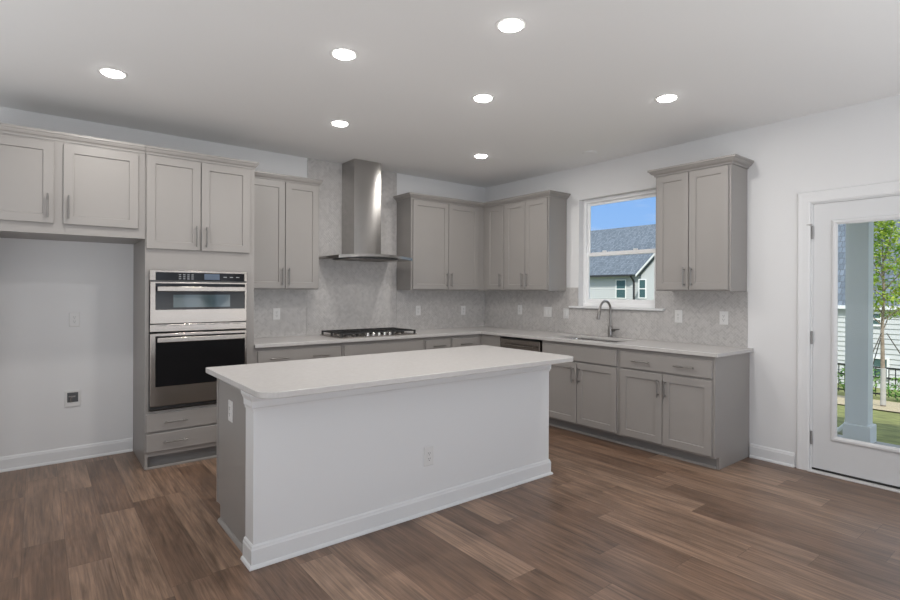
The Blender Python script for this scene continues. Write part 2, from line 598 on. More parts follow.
# ------------------------------------------------------------------ kitchen window
w = thing('window_1', None, None, (0, 0, 0), kind='structure')
y0, y1, z0, z1 = WIN
def frame_x(x0, x1, ya, yb, za, zb, t, tb=None, tt=None):
    mb = MB()
    tb = t if tb is None else tb
    tt = t if tt is None else tt
    mb.cells([ya, ya + t, yb - t, yb], [za, za + tb, zb - tt, zb], lambda y, z: not (ya + t < y < yb - t and za + tb < z < zb - tt), x0, x1, 'x')
    return mb
frame_x(0.075, 0.135, y0, y1, z0 + 0.022, z1, 0.034).build('window_frame', M['vinyl'], w, bevel=0.003)
MIDZ = 1.775
lo = frame_x(0.088, 0.112, y0 + 0.034, y1 - 0.034, z0 + 0.056, MIDZ + 0.02, 0.032, 0.045, 0.04).build('lower_sash', M['vinyl'], w, bevel=0.003)
up_ = frame_x(0.112, 0.130, y0 + 0.034, y1 - 0.034, MIDZ - 0.02, z1 - 0.034, 0.028, 0.034, 0.03).build('upper_sash', M['vinyl'], w, bevel=0.003)
MB().box(0.098, 0.102, y0 + 0.064, y1 - 0.064, z0 + 0.10, MIDZ - 0.018).build('glass_pane', M['glass'], lo)
MB().box(0.119, 0.123, y0 + 0.060, y1 - 0.060, MIDZ + 0.012, z1 - 0.062).build('glass_pane', M['glass'], up_)
mb = MB()
for yy in (-1.80, -2.17):
    mb.box(0.080, 0.092, yy - 0.025, yy + 0.025, MIDZ + 0.02, MIDZ + 0.034, 0.003)
mb.build('sash_lock', M['vinyl'], lo)
MB().box(-0.035, 0.088, y0 - 0.0, y1 + 0.0, z0, z0 + 0.022, 0.004).build('window_stool', M['trim'], w)
MB().box(-0.036, -0.0, y0 - 0.10, y1 + 0.11, z0, z0 + 0.022, 0.004).build('window_sill', M['trim'], w)

# ------------------------------------------------------------------ glazed back door
d = thing('door_1', None, None, (0, 0, 0), kind='structure')
SL = (-4.652, -3.738, 0.018, 2.046)
jt = 0.018
mb = MB()
mb.cells([DOOR[0], DOOR[0] + jt, DOOR[1] - jt, DOOR[1]], [0.0, DOOR[3] - jt, DOOR[3]], lambda y, z: not (DOOR[0] + jt < y < DOOR[1] - jt and z < DOOR[3] - jt), 0.0, 0.14, 'x')
mb.build('door_jamb', M['trim'], d)
G = (-4.50, -3.886, 0.285, 1.890)
mb = MB()
mb.cells([SL[0], G[0], G[1], SL[1]], [SL[2], G[2], G[3], SL[3]], lambda y, z: not (G[0] < y < G[1] and G[2] < z < G[3]), 0.008, 0.052, 'x')
slab = mb.build('door_slab', M['door_paint'], d, bevel=0.002)
def ring_x(ya, yb, za, zb, steps):
    """moulded ring round a rectangle in a wall plane x; steps of (outset, x)"""
    mb = MB()
    rings = [[(x, ya - o, za - o), (x, yb + o, za - o), (x, yb + o, zb + o), (x, ya - o, zb + o)] for o, x in steps]
    rings.append(rings[0])
    bm = mb.bm
    rs = [[bm.verts.new(p) for p in r] for r in rings[:-1]]
    rs.append(rs[0])
    for a, c in zip(rs[:-1], rs[1:]):
        for i in range(4):
            bm.faces.new((a[i], a[(i + 1) % 4], c[(i + 1) % 4], c[i]))
    return mb
ring_x(G[0] + 0.0005, G[1] - 0.0005, G[2] + 0.0005, G[3] - 0.0005, [(-0.012, 0.012), (-0.012, 0.002), (0.004, -0.006), (0.016, -0.006), (0.026, 0.0), (0.026, 0.012)]).build('glazing_frame', M['door_paint'], slab)
MB().box(0.024, 0.036, G[0] + 0.001, G[1] - 0.001, G[2] + 0.001, G[3] - 0.001).build('glass_pane', M['glass'], slab)
MB().box(0.002, 0.05, SL[0] + 0.002, SL[1] - 0.002, 0.016, 0.030).build('door_sweep', M['black_plastic'], slab)
for zz in (1.83, 1.025, 0.258):
    mb = MB()
    mb.lathe([(0.0065, zz - 0.05), (0.0065, zz + 0.05)], (-0.004, -3.7385, 0), 10)
    mb.box(-0.0005, 0.003, -3.738, -3.724, zz - 0.05, zz + 0.05)
    h = mb.build('hinge', M['hinge'], d)
    if zz > 1.5:
        MB().box(-0.016, -0.004, -3.738, -3.700, zz + 0.055, zz + 0.066, 0.002).build('hinge_pin_stop', M['hinge'], h)
mb = MB()
mb.lathe([(0.028, 0.012), (0.028, 0.002), (0.012, -0.004), (0.010, -0.04), (0.024, -0.048), (0.027, -0.06), (0.022, -0.075), (0.008, -0.08)], (0, -4.585, 0.96), 20, 'x')
mb.build('door_knob', M['nickel'], d, True)
mb = MB()
mb.lathe([(0.027, 0.012), (0.027, -0.006), (0.018, -0.014)], (0, -4.585, 1.10), 20, 'x')
mb.build('deadbolt', M['nickel'], d, True)
MB().box(-0.035, 0.14, DOOR[0], DOOR[1], 0.0, 0.014, 0.003).build('threshold', M['plate'], d)
CW = 0.088
CAS = [(0.0, 0.0), (0.0, -0.012), (0.014, -0.016), (0.05, -0.016), (0.066, -0.018), (0.080, -0.018), (CW, -0.010), (CW, 0.0)]
def casing_path(ya, yb, zt):
    mb = MB()
    rings = []
    for o, x in CAS:
        rings.append([(x, yb + o, 0.0), (x, yb + o, zt + o), (x, ya - o, zt + o), (x, ya - o, 0.0)])
    bm = mb.bm
    rs = [[bm.verts.new(p) for p in r] for r in rings]
    rs.append(rs[0])
    for a, c in zip(rs[:-1], rs[1:]):
        for i in range(3):
            bm.faces.new((a[i], a[i + 1], c[i + 1], c[i]))
    bm.faces.new([r[0] for r in rs[:-1]])
    bm.faces.new([r[3] for r in rs[:-1]])
    return mb
struct(casing_path(DOOR[0] + 0.006, DOOR[1] - 0.006, DOOR[3] - 0.008).build('trim_1', M['trim']))

# ================================================================== cabinets
def shaker(x0, x1, z0, z1, yf, t=0.019, st=0.058):
    return MB().panel(x0, x1, z0, z1, [(0.0, yf), (0.0, yf - t + 0.002), (0.002, yf - t), (st, yf - t), (st + 0.003, yf - t + 0.009)])
def slab_front(x0, x1, z0, z1, yf, t=0.019):
    return MB().panel(x0, x1, z0, z1, [(0.0, yf), (0.0, yf - t + 0.003), (0.003, yf - t)])
def bar_handle(x, z, L, yf, vertical=True):
    mb = MB()
    y = yf - 0.030
    if vertical:
        mb.lathe([(0.0055, z - L / 2), (0.0055, z + L / 2)], (x, y, 0), 10)
        for s in (-1, 1): mb.tube([(x, y, z + s * (L / 2 - 0.02)), (x, yf, z + s * (L / 2 - 0.02))], 0.0045, 8)
    else:
        mb.lathe([(0.0055, x - L / 2), (0.0055, x + L / 2)], (0, y, z), 10, 'x')
        for s in (-1, 1): mb.tube([(x + s * (L / 2 - 0.02), y, z), (x + s * (L / 2 - 0.02), yf, z)], 0.0045, 8)
    return mb
DT = 0.019
def add_door(t, x0, x1, z0, z1, yf, hx=None, hz=None, L=0.165):
    o = shaker(x0, x1, z0, z1, yf).build('door', M['cabinet'], t)
    if hx is not None: bar_handle(hx, hz, L, yf - DT).build('handle', M['nickel'], o, True)
    return o
def add_drawer(t, x0, x1, z0, z1, yf, hxs=(), name='drawer', L=0.165):
    o = slab_front(x0, x1, z0, z1, yf).build(name, M['cabinet'], t)
    for hx in hxs: bar_handle(hx, (z0 + z1) / 2, L, yf - DT, False).build('handle', M['nickel'], o, True)
    return o
CROWN = [(0.0, 2.402), (0.010, 2.402), (0.012, 2.412), (0.018, 2.418), (0.030, 2.424), (0.040, 2.436), (0.044, 2.444), (0.053, 2.446), (0.053, 2.462), (0.0, 2.462)]

CROWN_SLIM = [(o * 0.55, z_) for o, z_ in CROWN]
GAP = 0.003   # things stand this far off the walls
UP = 1.378
UD = 0.295
# --- cabinet above the refrigerator recess
t = thing('fridge_cabinet', 'wide two-door wall cabinet bridging the empty refrigerator recess', 'cabinet', (-5.058, -GAP, 1.757))
b = MB(); b.box(0, 1.028, -0.617, 0, 0, 0.663); b.build('cabinet_body', M['cabinet'], t)
z = -1.757
for (xa, xb, hx) in ((-5.035, -4.583, -4.617), (-4.530, -4.076, -4.501)):
    add_door(t, xa + 5.058, xb + 5.058, 1.828 + z, 2.385 + z, -0.617, hx + 5.058, 1.945 + z)
b = MB(); b.sweep([(0, 0), (0, -0.617), (1.028, -0.617)], [(o, zz + z) for o, zz in CROWN_SLIM])
b.build('crown_molding', M['cabinet'], t)
b = MB(); b.box(0, 0.02, -0.617, 0, -1.757, 0.0); b.build('side_panel', M['cabinet'], t)

# --- tall oven cabinet
t = thing('oven_cabinet', 'tall floor-to-crown cabinet housing the built-in ovens', 'cabinet', (-4.028, -GAP, 0))
OX, OD = -4.048, 0.617
b = MB()
b.cells([0.0, 0.025, 0.743, 0.813], [0.095, 0.440, 1.515, 2.42], lambda x, zz: not (0.025 < x < 0.743 and 0.440 < zz < 1.515), -OD, -0.0, 'y')
b.box(0.0, 0.019, -OD, 0, 0.0, 0.095); b.box(0.794, 0.813, -OD, 0, 0.0, 0.095)
b.build('cabinet_body', M['cabinet'], t)
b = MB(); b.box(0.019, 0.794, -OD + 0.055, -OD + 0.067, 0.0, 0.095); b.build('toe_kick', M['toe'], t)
b = MB(); b.box(0.0, 0.813, -OD - 0.014, -OD, 0.0, 0.018, 0.004); b.build('shoe_molding', M['cabinet'], t)
add_door(t, 0.006, 0.384, 1.685, 2.392, -OD, 0.350, 1.795)
add_door(t, 0.391, 0.771, 1.685, 2.392, -OD, 0.425, 1.795)
add_drawer(t, 0.006, 0.787, 0.285, 0.420, -OD, (0.205, 0.588))
add_drawer(t, 0.006, 0.787, 0.131, 0.270, -OD, (0.205, 0.588))
b = MB(); b.sweep([(0.0, -OD), (0.813, -OD), (0.813, -0.34)], CROWN_SLIM)
b.build('crown_molding', M['cabinet'], t)

# --- ovens built into it
t = thing('microwave_oven', 'stainless built-in microwave with black control strip above the wall oven', 'microwave', (-4.004, -0.64, 1.045))
X1 = 0.720
yF = 0.0
b = MB(); b.box(0.004, X1 - 0.004, 0.002, 0.42, 0.002, 0.466); b.build('oven_case', M['steel_dark'], t)
b = MB(); b.box(0, X1, -0.014, 0.002, 0.398, 0.478, 0.003); cp_ = b.build('control_panel', M['steel'], t)
b = MB(); b.box(0.040, X1 - 0.022, -0.0165, -0.013, 0.396 + 0.004, 0.462, 0.001); g = b.build('control_glass', M['black_glass'], cp_)
b = MB(); b.box(0.385, 0.50, -0.018, -0.0155, 0.408, 0.454); b.build('panel_reflection', M['panel_reflection'], cp_)  # patch painted for the bluish reflection on the control glass
for i in range(4):
    for j in range(3):
        MB().box(0.20 + i * 0.030, 0.216 + i * 0.030, -0.0175, -0.0155, 0.410 + j * 0.016, 0.415 + j * 0.016).build('touch_key', M['glyph'], cp_)
for i in range(3):
    MB().box(0.53 + i * 0.05, 0.556 + i * 0.05, -0.0175, -0.0155, 0.428, 0.433).build('touch_key', M['glyph'], cp_)
b = MB(); b.box(0.004, X1 - 0.004, -0.022, 0.002, 0.066, 0.388, 0.003); dr = b.build('oven_door', M['steel'], t)
b = MB(); b.box(0.038, X1 - 0.020, -0.025, -0.020, 0.172, 0.376, 0.001); b.build('door_glass', M['black_glass'], dr)
b = MB(); b.box(0.160, 0.580, -0.027, -0.024, 0.190, 0.288); b.build('viewing_window', M['window_reflection'], dr)
b = MB(); b.box(0.046, X1 - 0.028, -0.066, -0.052, 0.314, 0.352, 0.004)
for xx in (0.07, X1 - 0.05): b.box(xx - 0.010, xx + 0.010, -0.056, -0.024, 0.322, 0.344)
b.build('handle', M['steel'], dr)
b = MB(); b.box(0.004, X1 - 0.004, -0.016, 0.002, 0.003, 0.060, 0.003); b.build('lower_trim', M['steel'], t)
b = MB()
for i in range(7): b.box(0.05 + i * 0.093, 0.115 + i * 0.093, -0.018, -0.0155, 0.048, 0.052)
b.build('vent_slot', M['steel_dark'], t)

t = thing('wall_oven', 'stainless built-in wall oven with large black glass door above two drawers', 'oven', (-4.004, -0.64, 0.452))
b = MB(); b.box(0.004, X1 - 0.004, 0.002, 0.50, 0.002, 0.585); b.build('oven_case', M['steel_dark'], t)
b = MB(); b.box(0.004, X1 - 0.004, -0.010, 0.002, 0.003, 0.026); b.build('gap_strip', M['black_plastic'], t)  # black strip standing for the gap below the oven door
b = MB(); b.box(0.0, X1, -0.004, 0.002, 0.0, 0.012); b.build('lower_trim', M['steel'], t)
b = MB(); b.box(0.004, X1 - 0.004, -0.026, 0.002, 0.030, 0.584, 0.003); dr = b.build('oven_door', M['steel'], t)
b = MB(); b.box(0.038, X1 - 0.020, -0.029, -0.024, 0.178, 0.565, 0.001); b.build('door_glass', M['black_glass'], dr)
b = MB(); b.box(0.046, X1 - 0.028, -0.074, -0.058, 0.518, 0.555, 0.004)
for xx in (0.07, X1 - 0.05): b.box(xx - 0.010, xx + 0.010, -0.062, -0.028, 0.526, 0.548)
b.build('handle', M['steel'], dr)

# --- wall cabinets
def wall_cabinet(label, x0, x1, doors, loc, rz, crown, prof=CROWN, group=None):
    """x0..x1 along the wall from loc; doors: (xa, xb, handle x); front faces local -y"""
    t = thing('upper_cabinet', label, 'cabinet', loc, rz, group)
    b = MB(); b.box(x0, x1, -UD, 0, UP - loc[2], 2.42 - loc[2]); b.build('cabinet_body', M['cabinet'], t)
    for xa, xb, hx in doors:
        add_door(t, xa, xb, UP + 0.012 - loc[2], 2.395 - loc[2], -UD, hx, 1.50 - loc[2])
    b = MB(); b.sweep(crown, [(o, zz - loc[2]) for o, zz in prof]); b.build('crown_molding', M['cabinet'], t)
    return t
wall_cabinet('two-door greige wall cabinet between the tall oven cabinet and the hood', 0, 0.727,
             [(0.030, 0.379, 0.350), (0.385, 0.715, 0.414)], (-3.211, -GAP, UP), 0, [(0.0, -UD), (0.727, -UD), (0.727, 0)], CROWN_SLIM)
wall_cabinet('greige wall cabinet on the hood wall, between hood and inner corner', 0, 1.384,
             [(0.020, 0.520, 0.490), (0.527, 0.983, 0.557)], (-1.388, -GAP, UP), 0, [(0.0, 0.0), (0.0, -UD), (1.088, -UD)])
# window wall: local x runs towards -y
wall_cabinet('narrow single-door greige wall cabinet tucked in the inner corner', 0, 0.394,
             [(0.074, 0.356, 0.326)], (-GAP, -0.301, UP), -PI / 2, [(0.0, -UD), (0.394, -UD)])
wall_cabinet('two-door greige wall cabinet ending beside the window, next to the corner', 0, 0.665,
             [(0.006, 0.320, 0.290), (0.327, 0.649, 0.357)], (-GAP, -0.697, UP), -PI / 2, [(0.0, -UD), (0.665, -UD), (0.665, 0)])
wall_cabinet('free-hanging two-door greige wall cabinet between window and glazed door', 0, 0.652,
             [(0.018, 0.307, 0.278), (0.314, 0.636, 0.343)], (-GAP, -2.615, UP), -PI / 2, [(0.0, 0.0), (0.0, -UD), (0.652, -UD), (0.652, 0)])

# --- base cabinets
BD = 0.607
def base_cabinet(label, x0w, loc, rz, fronts, end=None, sink=False):
    t = thing('base_cabinet', label, 'cabinet', loc, rz)
    b = MB()
    if sink:
        b.box(0, x0w, -BD, 0, 0.095, 0.655)
        b.box(0, x0w, -BD, -BD + 0.02, 0.655, 0.8745); b.box(0, 0.018, -BD + 0.02, 0, 0.655, 0.8745); b.box(x0w - 0.018, x0w, -BD + 0.02, 0, 0.655, 0.8745)
    else: b.box(0, x0w, -BD, 0, 0.095, 0.8745)
    b.build('cabinet_body', M['cabinet'], t)
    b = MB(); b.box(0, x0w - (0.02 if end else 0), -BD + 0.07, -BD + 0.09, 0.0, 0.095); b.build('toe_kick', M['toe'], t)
    b = MB(); b.box(0, x0w - (0.02 if end else 0), -BD + 0.056, -BD + 0.07, 0.0, 0.020, 0.003); b.build('shoe_molding', M['cabinet'], t)
    for f in fronts:
        if f[0] == 'door': add_door(t, f[1], f[2], 0.112, 0.690, -BD, f[3], 0.575, 0.15)
        else: add_drawer(t, f[1], f[2], 0.707, 0.843, -BD, f[3], f[0])
    if end:
        b = MB()
        b.prism([(x0w - 0.019, 0), (x0w, 0), (x0w, -BD + 0.07), (x0w - 0.019, -BD + 0.07)], 0.0, 0.095)
        b.build('end_panel', M['cabinet'], t)
    return t
base_cabinet('wide-drawer base cabinet between the tall oven cabinet and the cooktop base', 0.822, (-3.212, -GAP, 0), 0,
             [('drawer', 0.030, 0.805, (0.21, 0.60)), ('door', 0.030, 0.414, 0.385), ('door', 0.421, 0.805, 0.450)])
base_cabinet('base cabinet with blank panel front directly under the cooktop', 0.964, (-2.388, -GAP, 0), 0,
             [('false_front', 0.024, 0.940, ()), ('door', 0.024, 0.478, 0.449), ('door', 0.486, 0.940, 0.515)])
base_cabinet('narrow drawer base cabinet just past the cooktop towards the corner', 0.356, (-1.422, -GAP, 0), 0,
             [('drawer', 0.012, 0.338, (0.175,)), ('door', 0.012, 0.338, 0.043)])
base_cabinet('drawer base cabinet on the cooktop wall, meeting the inner corner', 0.450, (-1.064, -GAP, 0), 0,
             [('drawer', 0.012, 0.390, (0.20,)), ('door', 0.012, 0.390, 0.043)])
t = thing('corner_cabinet', 'blank corner base cabinet filler between drawer base and dishwasher', 'cabinet', (-GAP, -GAP, 0))
b = MB(); b.box(-BD, 0, -0.927, 0, 0.095, 0.8745); b.build('cabinet_body', M['cabinet'], t)
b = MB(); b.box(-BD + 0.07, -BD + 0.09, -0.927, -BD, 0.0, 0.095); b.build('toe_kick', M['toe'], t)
base_cabinet('sink base cabinet with blank panel and two doors under the window', 0.895, (-GAP, -1.553, 0), -PI / 2,
             [('false_front', 0.012, 0.880, ()), ('door', 0.012, 0.443, 0.408), ('door', 0.450, 0.880, 0.484)], sink=True)
base_cabinet('end base cabinet with one wide drawer over two doors beside the door', 0.842, (-GAP, -2.450, 0), -PI / 2,
             [('drawer', 0.024, 0.824, (0.235, 0.615)), ('door', 0.024, 0.418, 0.390), ('door', 0.424, 0.824, 0.452)], end=True)

# --- dishwasher
t = thing('dishwasher', 'stainless dishwasher under the worktop between corner filler and sink base', 'dishwasher', (-GAP, -0.934, 0), -PI / 2)
b = MB(); b.box(0.004, 0.608, -0.575, -0.02, 0.10, 0.86); b.build('tub', M['black_plastic'], t)
b = MB(); b.box(0.010, 0.592, -0.618, -0.575, 0.105, 0.848, 0.004); dr = b.build('dishwasher_door', M['steel'], t)
b = MB(); b.box(0.012, 0.590, -0.612, -0.578, 0.849, 0.860); b.build('control_strip', M['black_plastic'], dr)
b = MB(); b.lathe([(0.009, 0.06), (0.009, 0.54)], (0, -0.655, 0.79), 12, 'x')
for xx in (0.09, 0.51): b.tube([(xx, -0.655, 0.79), (xx, -0.617, 0.79)], 0.007, 8)
b.build('handle', M['steel'], dr, True)
b = MB(); b.box(0.004, 0.608, -0.54, -0.52, 0.0, 0.10); b.build('toe_kick', M['black_plastic'], t)

# --- worktop
SK = (-0.540, -0.130, -2.36, -1.61)     # sink cutout x0 x1 y0 y1
CE = -3.322
b = MB()
b.cells([-3.212, -0.642, SK[0], SK[1], -0.002], [CE, SK[2], SK[3], -0.642, -0.002],
        lambda x, y: (y > -0.642 or x > -0.642) and not (SK[0] < x < SK[1] and SK[2] < y < SK[3]), 0.876, TOP, 'z')
bmesh.ops.dissolve_limit(b.bm, angle_limit=0.01, verts=b.bm.verts[:], edges=b.bm.edges[:])
tag(b.build('countertop', M['quartz'], bevel=0.003), 'white quartz L-shaped worktop running along both walls under the window', 'countertop')

# --- sink
t = thing('kitchen_sink', 'undermount stainless sink basin set in the worktop below the window', 'sink', ((SK[0] + SK[1]) / 2, (SK[2] + SK[3]) / 2, 0.67))
hx_, hy_ = (SK[1] - SK[0]) / 2 - 0.004, (SK[3] - SK[2]) / 2 - 0.004
def rrect(hx, hy, r, z, n=5):
    out = []
    for cx, cy, a0 in ((hx - r, hy - r, 0), (-hx + r, hy - r, 90), (-hx + r, -hy + r, 180), (hx - r, -hy + r, 270)):
        for k in range(n + 1):
            a = math.radians(a0 + 90 * k / n)
            out.append((cx + r * math.cos(a), cy + r * math.sin(a), z))
    return out
b = MB()
b.rings([rrect(hx_, hy_, 0.02, 0.2055), rrect(hx_ - 0.002, hy_ - 0.002, 0.02, 0.206), rrect(hx_ - 0.006, hy_ - 0.006, 0.03, 0.03),
         rrect(hx_ - 0.02, hy_ - 0.02, 0.03, 0.006), rrect(0.03, 0.03, 0.02, 0.002)], cap0=False)
b.build('basin', M['chrome'], t, True)
b = MB(); b.lathe([(0.045, 0.0065), (0.040, 0.010), (0.01, 0.008)], (0.05, 0, 0), 20); b.build('drain', M['nickel'], t, True)

# --- faucet
t = thing('faucet', 'tall gooseneck pull-down faucet with side lever behind the sink', 'faucet', (-0.068, -1.985, TOP))
b = MB(); b.lathe([(0.027, 0.0), (0.027, 0.006), (0.021, 0.012), (0.021, 0.10), (0.017, 0.115), (0.012, 0.12)], n=24); b.build('faucet_base', M['nickel'], t, True)
pts = [(0, 0, 0.115), (0, 0, 0.28)]
for k in range(1, 13):
    a = PI * 0.94 * k / 12
    pts.append((-0.088 + 0.088 * math.cos(a), 0, 0.28 + 0.088 * math.sin(a)))
last = Vector(pts[-1]); dd = (Vector(pts[-1]) - Vector(pts[-2])).normalized()
pts.append(tuple(last + dd * 0.03))
b = MB(); b.tube(pts, 0.0115, 14); b.build('gooseneck', M['nickel'], t, True)
p1 = last + dd * 0.025
b = MB(); b.tube([p1, p1 + dd * 0.03, p1 + dd * 0.085, p1 + dd * 0.09], [0.0135, 0.0165, 0.0175, 0.014], 14); b.build('spray_head', M['nickel'], t, True)
b = MB(); b.tube([(0, -0.015, 0.072), (0, -0.050, 0.074)], 0.015, 14); b.tube([(0, -0.046, 0.076), (-0.010, -0.095, 0.086), (-0.014, -0.115, 0.088)], [0.007, 0.006, 0.005], 10)
b.build('lever', M['nickel'], t, True)

# --- gas cooktop
t = thing('gas_cooktop', 'gas cooktop with black iron grates on the worktop under the hood', 'cooktop', (-1.925, -0.315, TOP))
CWD, CDP = 0.445, 0.245
b = MB(); b.box(-CWD, CWD, -CDP, CDP, 0.0, 0.010, 0.004); b.build('tray', M['steel'], t)
def grate(xa, xb):
    mb = MB()
    ya, yb, zt = -0.225, 0.215, 0.050
    r = 0.006
    for x in (xa, xb): mb.box(x - r, x + r, ya, yb, zt - 0.012, zt)
    for y in (ya, yb): mb.box(xa, xb, y - r, y + r, zt - 0.012, zt)
    mb.box(xa, xb, -r, r, zt - 0.012, zt)
    n_ = 5
    for k in range(1, n_):
        x = xa + (xb - xa) * k / n_
        mb.box(x - 0.004, x + 0.004, ya, yb, zt - 0.010, zt + 0.001)
    for x in (xa, xb):
        for y in (ya, 0, yb): mb.box(x - 0.008, x + 0.008, y - 0.008, y + 0.008, 0.010, zt)
    return mb
for xa, xb in ((-0.425, -0.150), (-0.135, 0.135), (0.150, 0.425)):
    grate(xa, xb).build('grate', M['iron'], t)
for x, y, r in ((-0.30, -0.12, 0.042), (-0.30, 0.12, 0.036), (0.0, 0.07, 0.055), (0.30, -0.12, 0.036), (0.30, 0.12, 0.042)):
    b = MB(); b.lathe([(r + 0.012, 0.010), (r + 0.010, 0.018), (r, 0.020)], (x, y, 0), 20); br = b.build('burner', M['steel'], t, True)
    b = MB(); b.lathe([(r, 0.020), (r, 0.027), (r - 0.006, 0.030), (0.004, 0.030)], (x, y, 0), 20); b.build('burner_cap', M['iron'], br, True)
for k in range(5):
    x = -0.145 + 0.065 * k
    b = MB(); b.lathe([(0.021, 0.010), (0.021, 0.014), (0.017, 0.016), (0.0155, 0.038), (0.013, 0.041), (0.002, 0.041)], (x, -0.235 + 0.004, 0), 16)
    b.build('knob', M['chrome'], t, True)

# --- range hood
t = thing('range_hood', 'stainless chimney range hood with curved canopy above the cooktop', 'range hood', (-1.935, -0.014, 1.69))
def flue(hw, dp, z0, z1, bulge):
    mb = MB()
    pl = [(hw, 0.0), (-hw, 0.0)]
    for k in range(13):
        x = -hw + 2 * hw * k / 12
        pl.append((x, -dp - bulge * (1 - (x / hw) ** 2)))
    return mb.prism(pl, z0, z1)
flue(0.160, 0.284, 0.04, 0.60, 0.004).build('chimney', M['hood_steel'], t, True)
flue(0.1585, 0.2825, 0.60, 2.739 - 1.69, 0.004).build('chimney_cover', M['hood_steel'], t, True)
HWD, HDP = 0.432, 0.488
b = MB()
N = 24
top, bot = [], []
for k in range(N + 1):
    x = -HWD + 2 * HWD * k / N
    q = 1 - (x / HWD) ** 2
    zt = 0.030 + 0.026 * q
    top.append((x, -HDP + 0.0 - 0.030 * q, zt))
    bot.append((x, -HDP + 0.0 - 0.030 * q, zt - 0.028))
bm = b.bm
TF = [bm.verts.new(p) for p in top]; BF = [bm.verts.new(p) for p in bot]
TB = [bm.verts.new((p[0], 0, p[2] + 0.004)) for p in top]; BB = [bm.verts.new((p[0], 0, p[2] - 0.026)) for p in top]
for k in range(N):
    bm.faces.new((TF[k], TF[k + 1], TB[k + 1], TB[k])); bm.faces.new((BF[k], BF[k + 1], BB[k + 1], BB[k]))
    bm.faces.new((TF[k], TF[k + 1], BF[k + 1], BF[k])); bm.faces.new((TB[k], TB[k + 1], BB[k + 1], BB[k]))
bm.faces.new((TF[0], TB[0], BB[0], BF[0])); bm.faces.new((TF[N], TB[N], BB[N], BF[N]))
b.build('canopy', M['hood_steel'], t, True)
b = MB(); b.box(-0.28, 0.28, -0.43, -0.03, 0.008, 0.030); hb = b.build('filter_housing', M['steel_dark'], t)
for xx in (-0.15, 0.15):
    b = MB()
    b.box(xx - 0.125, xx + 0.125, -0.41, -0.05, 0.004, 0.008)
    for k in range(9): b.box(xx - 0.12 + k * 0.028, xx - 0.106 + k * 0.028, -0.40, -0.06, 0.001, 0.004)
    b.build('baffle_filter', M['steel'], hb)

# --- herringbone backsplash
def clip_poly(poly, x0, x1, z0, z1):
    for ax, lim, sgn in ((0, x0, 1), (0, x1, -1), (1, z0, 1), (1, z1, -1)):
        out = []
        for i in range(len(poly)):
            p, q = poly[i], poly[(i + 1) % len(poly)]
            dp, dq = sgn * (p[ax] - lim), sgn * (q[ax] - lim)
            if dp >= 0: out.append(p)
            if (dp > 0 > dq) or (dp < 0 < dq):
                tt = dp / (dp - dq)
                out.append((p[0] + (q[0] - p[0]) * tt, p[1] + (q[1] - p[1]) * tt))
        poly = out
        if len(poly) < 3: return []
    return poly
def poly_area(p):
    return abs(sum(p[i][0] * p[(i + 1) % len(p)][1] - p[(i + 1) % len(p)][0] * p[i][1] for i in range(len(p)))) / 2
def herring(rects, tw=0.020, n=2, gap=0.0024):
    c45 = math.sqrt(0.5)
    out = []
    for (x0, x1, z0, z1) in rects:
        cx, cz = (x0 + x1) / 2, (z0 + z1) / 2
        R = math.hypot(x1 - x0, z1 - z0) / 2 + n * tw
        uc, vc = (cx + cz) * c45, (cz - cx) * c45
        ia, ib = int((uc - R) / tw) - 1, int((uc + R) / tw) + 1
        ja, jb = int((vc - R) / tw) - 1, int((vc + R) / tw) + 1
        for j in range(ja - 2 * n, jb + 2 * n):
            for i in range(ia - 2 * n, ib + 2 * n):
                cand = []
                if (i - j) % (2 * n) == 0: cand.append((i, j, n, 1))
                if (i - j - n) % (2 * n) == n - 1: cand.append((i, j, 1, n))
                for (a, c, la, lc) in cand:
                    g = gap / 2
                    q = [(a * tw + g, c * tw + g), ((a + la) * tw - g, c * tw + g), ((a + la) * tw - g, (c + lc) * tw - g), (a * tw + g, (c + lc) * tw - g)]
                    q = [((u - v) * c45, (u + v) * c45) for u, v in q]
                    if max(p[0] for p in q) < x0 or min(p[0] for p in q) > x1 or max(p[1] for p in q) < z0 or min(p[1] for p in q) > z1: continue
                    r = clip_poly(q, x0, x1, z0, z1)
                    if len(r) >= 3 and poly_area(r) > 2e-6: out.append(r)
    return out
def backsplash(label, rects, wall):
    t = thing('tile_backsplash', label, 'backsplash', (0, 0, 0), kind='thing')
    P = (lambda a, z, d: (a, -d, z)) if wall == 'back' else (lambda a, z, d: (-d, -a, z))
    b = MB()
    for (x0, x1, z0, z1) in rects:
        p, q = P(x0, z0, 0.0008), P(x1, z1, 0.006)
        b.box(p[0], q[0], p[1], q[1], z0, z1)
    b.build('grout', M['grout'], t)
    b = MB()
    for poly in herring(rects):
        b.rings([[P(x, z, 0.005) for x, z in poly], [P(x, z, 0.009) for x, z in poly]], cap0=False)
    b.build('tile_field', M['tile'], t)
    return t
e1 = 0.0008
backsplash('greige herringbone tile backsplash behind the cooktop, rising to the ceiling behind the hood',
           [(-3.211, -2.4835, TOP + e1, UP - e1), (-2.4805, -1.3925, TOP + e1, H - 0.001), (-1.3895, -0.0105, TOP + e1, UP - e1)], 'back')
backsplash('greige herringbone tile backsplash under and beside the window on the sink wall',
           [(0.0005, 1.3605, TOP + e1, UP - e1), (1.3625, 1.528, TOP + e1, 1.415), (1.528, 2.441, TOP + e1, 1.188), (2.441, 2.6125, TOP + e1, UP - e1), (2.6125, 3.2755, TOP + e1, UP - e1)], 'right')

